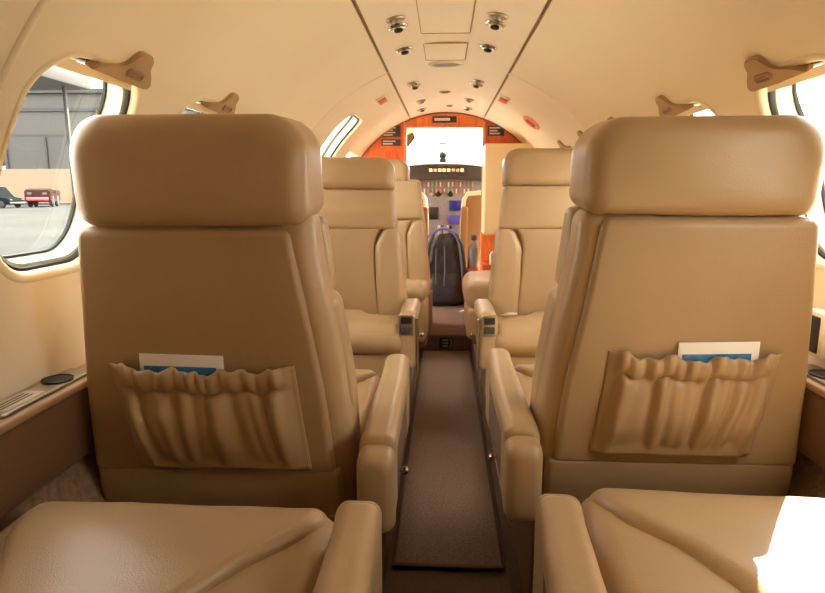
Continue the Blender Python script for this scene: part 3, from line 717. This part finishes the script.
for k in range(5):
    boxo('switch', 'dark' if k % 2 else 'white_piping', pd, -.07+k*.03, -.052+k*.03, -.155, -.125, .392, .412, bev=.003)

def pilot_seat(sx, label):
    t = thing('pilot_seat', label, 'pilot seat', (sx*.275+.005, 4.78, .1), group='pilot seats')
    pil('backrest', 'pilot', t, 'z', [(.22, -.15, .15, -.02, .08), (.55, -.145, .145, -.04, .06), (.80, -.12, .12, -.06, .03)], rc=.04, e0=.02, e1=.05, wrinkle=.002, seed=sx)
    bm = bmesh.new(); tube(bm, [(-.138, -.03, .30), (-.135, -.045, .60), (-.125, -.062, .76), (-.10, -.07, .805), (0, -.072, .815), (.10, -.07, .805), (.125, -.062, .76), (.135, -.045, .60), (.138, -.03, .30)], .018, 8); link('piping', bm, 'white_piping', t)
    pil('seat_cushion', 'pilot', t, 'y', [(.02, -.15, .15, .20, .31), (.28, -.14, .14, .20, .30)], rc=.03, e0=.02, e1=.03)
    for s in (-1, 1):
        pil('folded_armrest', 'pilot', t, 'z', [(.24, s*.122-.028, s*.122+.028, -.15, -.07), (.71, s*.122-.028, s*.122+.028, -.155, -.075)], rc=.018, e0=.015, e1=.02, M_=6)
    boxo('base', 'charcoal', t, -.12, .12, -.02, .24, .002, .21, bev=.02)
    return t
pilot_seat(-1, 'left brown pilot seat with white piping, seen beside the backpack')
pilot_seat(1, 'right brown pilot seat with white piping, seen through the doorway')
fb = thing('drinks_bottle', 'grey rounded bottle beside the right pilot seat above the red box', 'bottle', (.225, 4.41, .37))
bm = bmesh.new(); lathe(bm, [(.04, 0), (.045, .006), (.046, .11), (.040, .15), (.02, .18), (.017, .2), (.022, .205), (.022, .235), (.018, .24)], 20); link('body', bm, 'bottle', fb)
bm = bmesh.new(); lathe(bm, [(.0225, .205), (.024, .21), (.024, .24), (.01, .246)], 16); link('cap', bm, 'charcoal', fb)
rbx = boxo('red_box', 'wood_red', None, .184, .268, 4.36, 4.46, .101, .37, bev=.008); tag(rbx, 'red-orange box on the floor behind the right doorway edge', 'box')

cm = thing('standby_compass', 'small round compass standing on the glareshield in front of the windshield', 'compass', (-.012, 5.20, 1.162))
bm = bmesh.new(); lathe(bm, [(.03, .0), (.032, .03), (.026, .034)], 16); link('foot', bm, 'charcoal', cm)
bm = bmesh.new(); bmesh.ops.create_uvsphere(bm, u_segments=18, v_segments=12, radius=.034, matrix=Matrix.Translation((0, 0, .06))); link('case', bm, 'charcoal', cm)
bm = bmesh.new(); tube(bm, [(0, 0, .09), (0, 0, .28)], .004, 6); link('stem', bm, 'white', cm)
boxo('card', 'sign_amber', cm, -.03, .03, -.008, .008, .145, .165, bev=.003)
sv = thing('sun_visor', 'brown sun visor folded at the upper left of the windshield', 'sun visor', (-.31, 5.05, 1.395))
bm = bmesh.new(); prism(bm, [(-.10, .03), (.035, .03), (.075, -.04), (.015, -.115), (-.1, -.10)], -.006, .006, XZ); bmesh.ops.bevel(bm, geom=list(bm.edges), offset=.003, segments=2, affect='EDGES'); link('visor_blade', bm, 'leather_dark', sv)
bm = bmesh.new(); tube(bm, [(-.1, .0, .035), (.06, .0, .035)], .006); link('hinge_rod', bm, 'chrome', sv)

# ------------------------------------------------------------------ outside, seen through the windows
GZ = -.95
bm = bmesh.new(); G = [bm.verts.new(p) for p in ((-160, -120, GZ), (160, -120, GZ), (160, 200, GZ), (-160, 200, GZ))]; bm.faces.new(G)
structure(link('ground', bm, 'tarmac', smooth=False))
bm = bmesh.new(); G = [bm.verts.new(p) for p in ((-9, -14, GZ+.012), (40, -14, GZ+.012), (40, 40, GZ+.012), (-3, 40, GZ+.012), (-9, 14, GZ+.012))]; bm.faces.new(G)
structure(link('added_bounce_apron', bm, 'bounce_concrete', smooth=False))  # pale ground added around the aircraft to bounce daylight onto the ceiling
hg = thing('hangar', 'large grey hangar with dark bands outside the left window', 'building', (-66, 76, GZ)); hg.scale = (1.65, 1.65, 1.65)
boxo('walls', 'hangar', hg, -22, 16.5, 0, 16, 3.4, 8.3, smooth=False)
boxo('roof_edge', 'hangar_dark', hg, -22.3, 16.8, -.3, 16.3, 8.2, 8.5, smooth=False)
boxo('band', 'hangar_dark', hg, -22, 16.6, -.12, .0, 6.9, 7.15, smooth=False)
boxo('band', 'hangar_dark', hg, 2, 16.6, -.12, .0, 5.0, 5.2, smooth=False)
boxo('hangar_door', 'hangar_door', hg, 6.0, 16.2, -.2, .0, .0, 5.0, smooth=False)
boxo('lower_wall', 'hangar_light', hg, -22, 12.6, -.35, 16, .0, 2.6, smooth=False)
for k in range(4): boxo('door_rib', 'hangar_dark', hg, 6.2+k*3.2, 6.35+k*3.2, -.3, -.18, 0, 5.0, smooth=False)
cn = thing('canopy', 'flat grey canopy roof high outside the left window', 'canopy', (-14, 17, GZ))
boxo('roof_slab', 'hangar_dark', cn, -3.2, 3, -1, 2, 4.9, 5.5, bev=.05)
for k in (-2.6, 2.6): boxo('post', 'hangar_dark', cn, k-.05, k+.05, 1.2, 1.3, 0, 4.95, bev=.02)

def vehicle(label, cat, x, y, rz, L, W, H, hood, paint, suv=True):
    t = thing('car' if suv else 'tow_tractor', label, cat, (x, y, GZ), rz)
    if suv: pr = [(-L/2, .35), (-L/2, .95), (-L/2+.15, 1.0), (-L/2+.35, H), (L/2-hood-.75, H), (L/2-hood, 1.0), (L/2-.15, .92), (L/2, .75), (L/2, .35)]
    else: pr = [(-L/2, .3), (-L/2, 1.0), (-.1, 1.0), (-.1, .75), (L/2-hood, .75), (L/2-hood, 1.1), (L/2, 1.0), (L/2, .3)]
    bm = bmesh.new(); prism(bm, pr, -W/2, W/2, lambda a, b, d: Vector((a, d, b))); bmesh.ops.bevel(bm, geom=list(bm.edges), offset=.06, segments=3, affect='EDGES'); link('body', bm, paint, t)
    for a in (-L/2+.8, L/2-.85):
        for d in (-W/2+.1, W/2-.1):
            bm = bmesh.new(); lathe(bm, [(.12, -.11), (.30, -.11), (.35, -.07), (.35, .07), (.30, .11), (.12, .11)], 20, Matrix.Translation((a, d, .35)) @ Matrix.Rotation(PI/2, 4, 'X')); link('wheel', bm, 'tyre', t)
    if suv:
        for s in (-1, 1):
            bm = bmesh.new(); prism(bm, [(-L/2+.45, 1.03), (-L/2+.55, H-.1), (L/2-hood-.8, H-.1), (L/2-hood-.15, 1.03)], s*W/2-.01, s*W/2+.015, lambda a, b, d: Vector((a, d, b))); link('side_window', bm, 'car_glass', t)
    for s in (-1, 1):
        boxo('headlamp', 'lamp', t, L/2-.04, L/2+.03, s*(W/2-.3)-.14, s*(W/2-.3)+.14, .72, .86, bev=.03)
    boxo('bumper', 'lamp' if suv else 'lamp_red', t, L/2-.02, L/2+.08, -W/2+.1, W/2-.1, .40, .58, bev=.03)
    return t
vehicle('dark grey boxy car parked outside the left window', 'car', -43.6, 57, -.15, 4.9, 1.95, 2.0, 1.3, 'car_paint')
vehicle('low reddish tow tractor beyond the dark car outside', 'tractor', -41.5, 61, -1.2, 3.0, 1.5, 1.2, .9, 'car_paint_red', False).scale = (1.5, 1.5, 1.7)

# ------------------------------------------------------------------ light and camera
w = bpy.data.worlds.new('sky'); S.world = w; w.use_nodes = True
bg = w.node_tree.nodes['Background']; bg.inputs[0].default_value = (1.0, .98, .95, 1); bg.inputs[1].default_value = 9.0
sun = bpy.data.lights.new('sun', 'SUN'); sun.energy = 44; sun.angle = math.radians(.6); sun.color = (1, .93, .80)
so = bpy.data.objects.new('sun', sun); COL.objects.link(so)
el, d = math.radians(45.5), Vector((.54, .84, 0)).normalized()
to = Vector((d.x*math.cos(el), d.y*math.cos(el), math.sin(el)))
so.rotation_euler = to.to_track_quat('Z', 'Y').to_euler(); so.location = to*40

cam = bpy.data.cameras.new('camera'); co = bpy.data.objects.new('camera', cam); COL.objects.link(co); S.camera = co
F = 600; TH = math.atan((296.5-188)/F); YAW = math.atan((444-412.5)/(F/math.cos(TH)))
cam.sensor_width = 36; cam.sensor_fit = 'HORIZONTAL'; cam.lens = F/825*36; cam.clip_start = .02; cam.clip_end = 500
co.location = (0, 0, .95); co.rotation_euler = (PI/2-TH, 0, YAW)
vs = S.view_settings; vs.view_transform = 'Standard'; vs.look = 'None'; vs.gamma = 1; vs.use_curve_mapping = False; vs.exposure = 0.22
S.cycles.max_bounces = 14; S.cycles.diffuse_bounces = 9; S.cycles.glossy_bounces = 4; S.cycles.transparent_max_bounces = 12
S.cycles.use_denoising = True; S.cycles.caustics_reflective = False
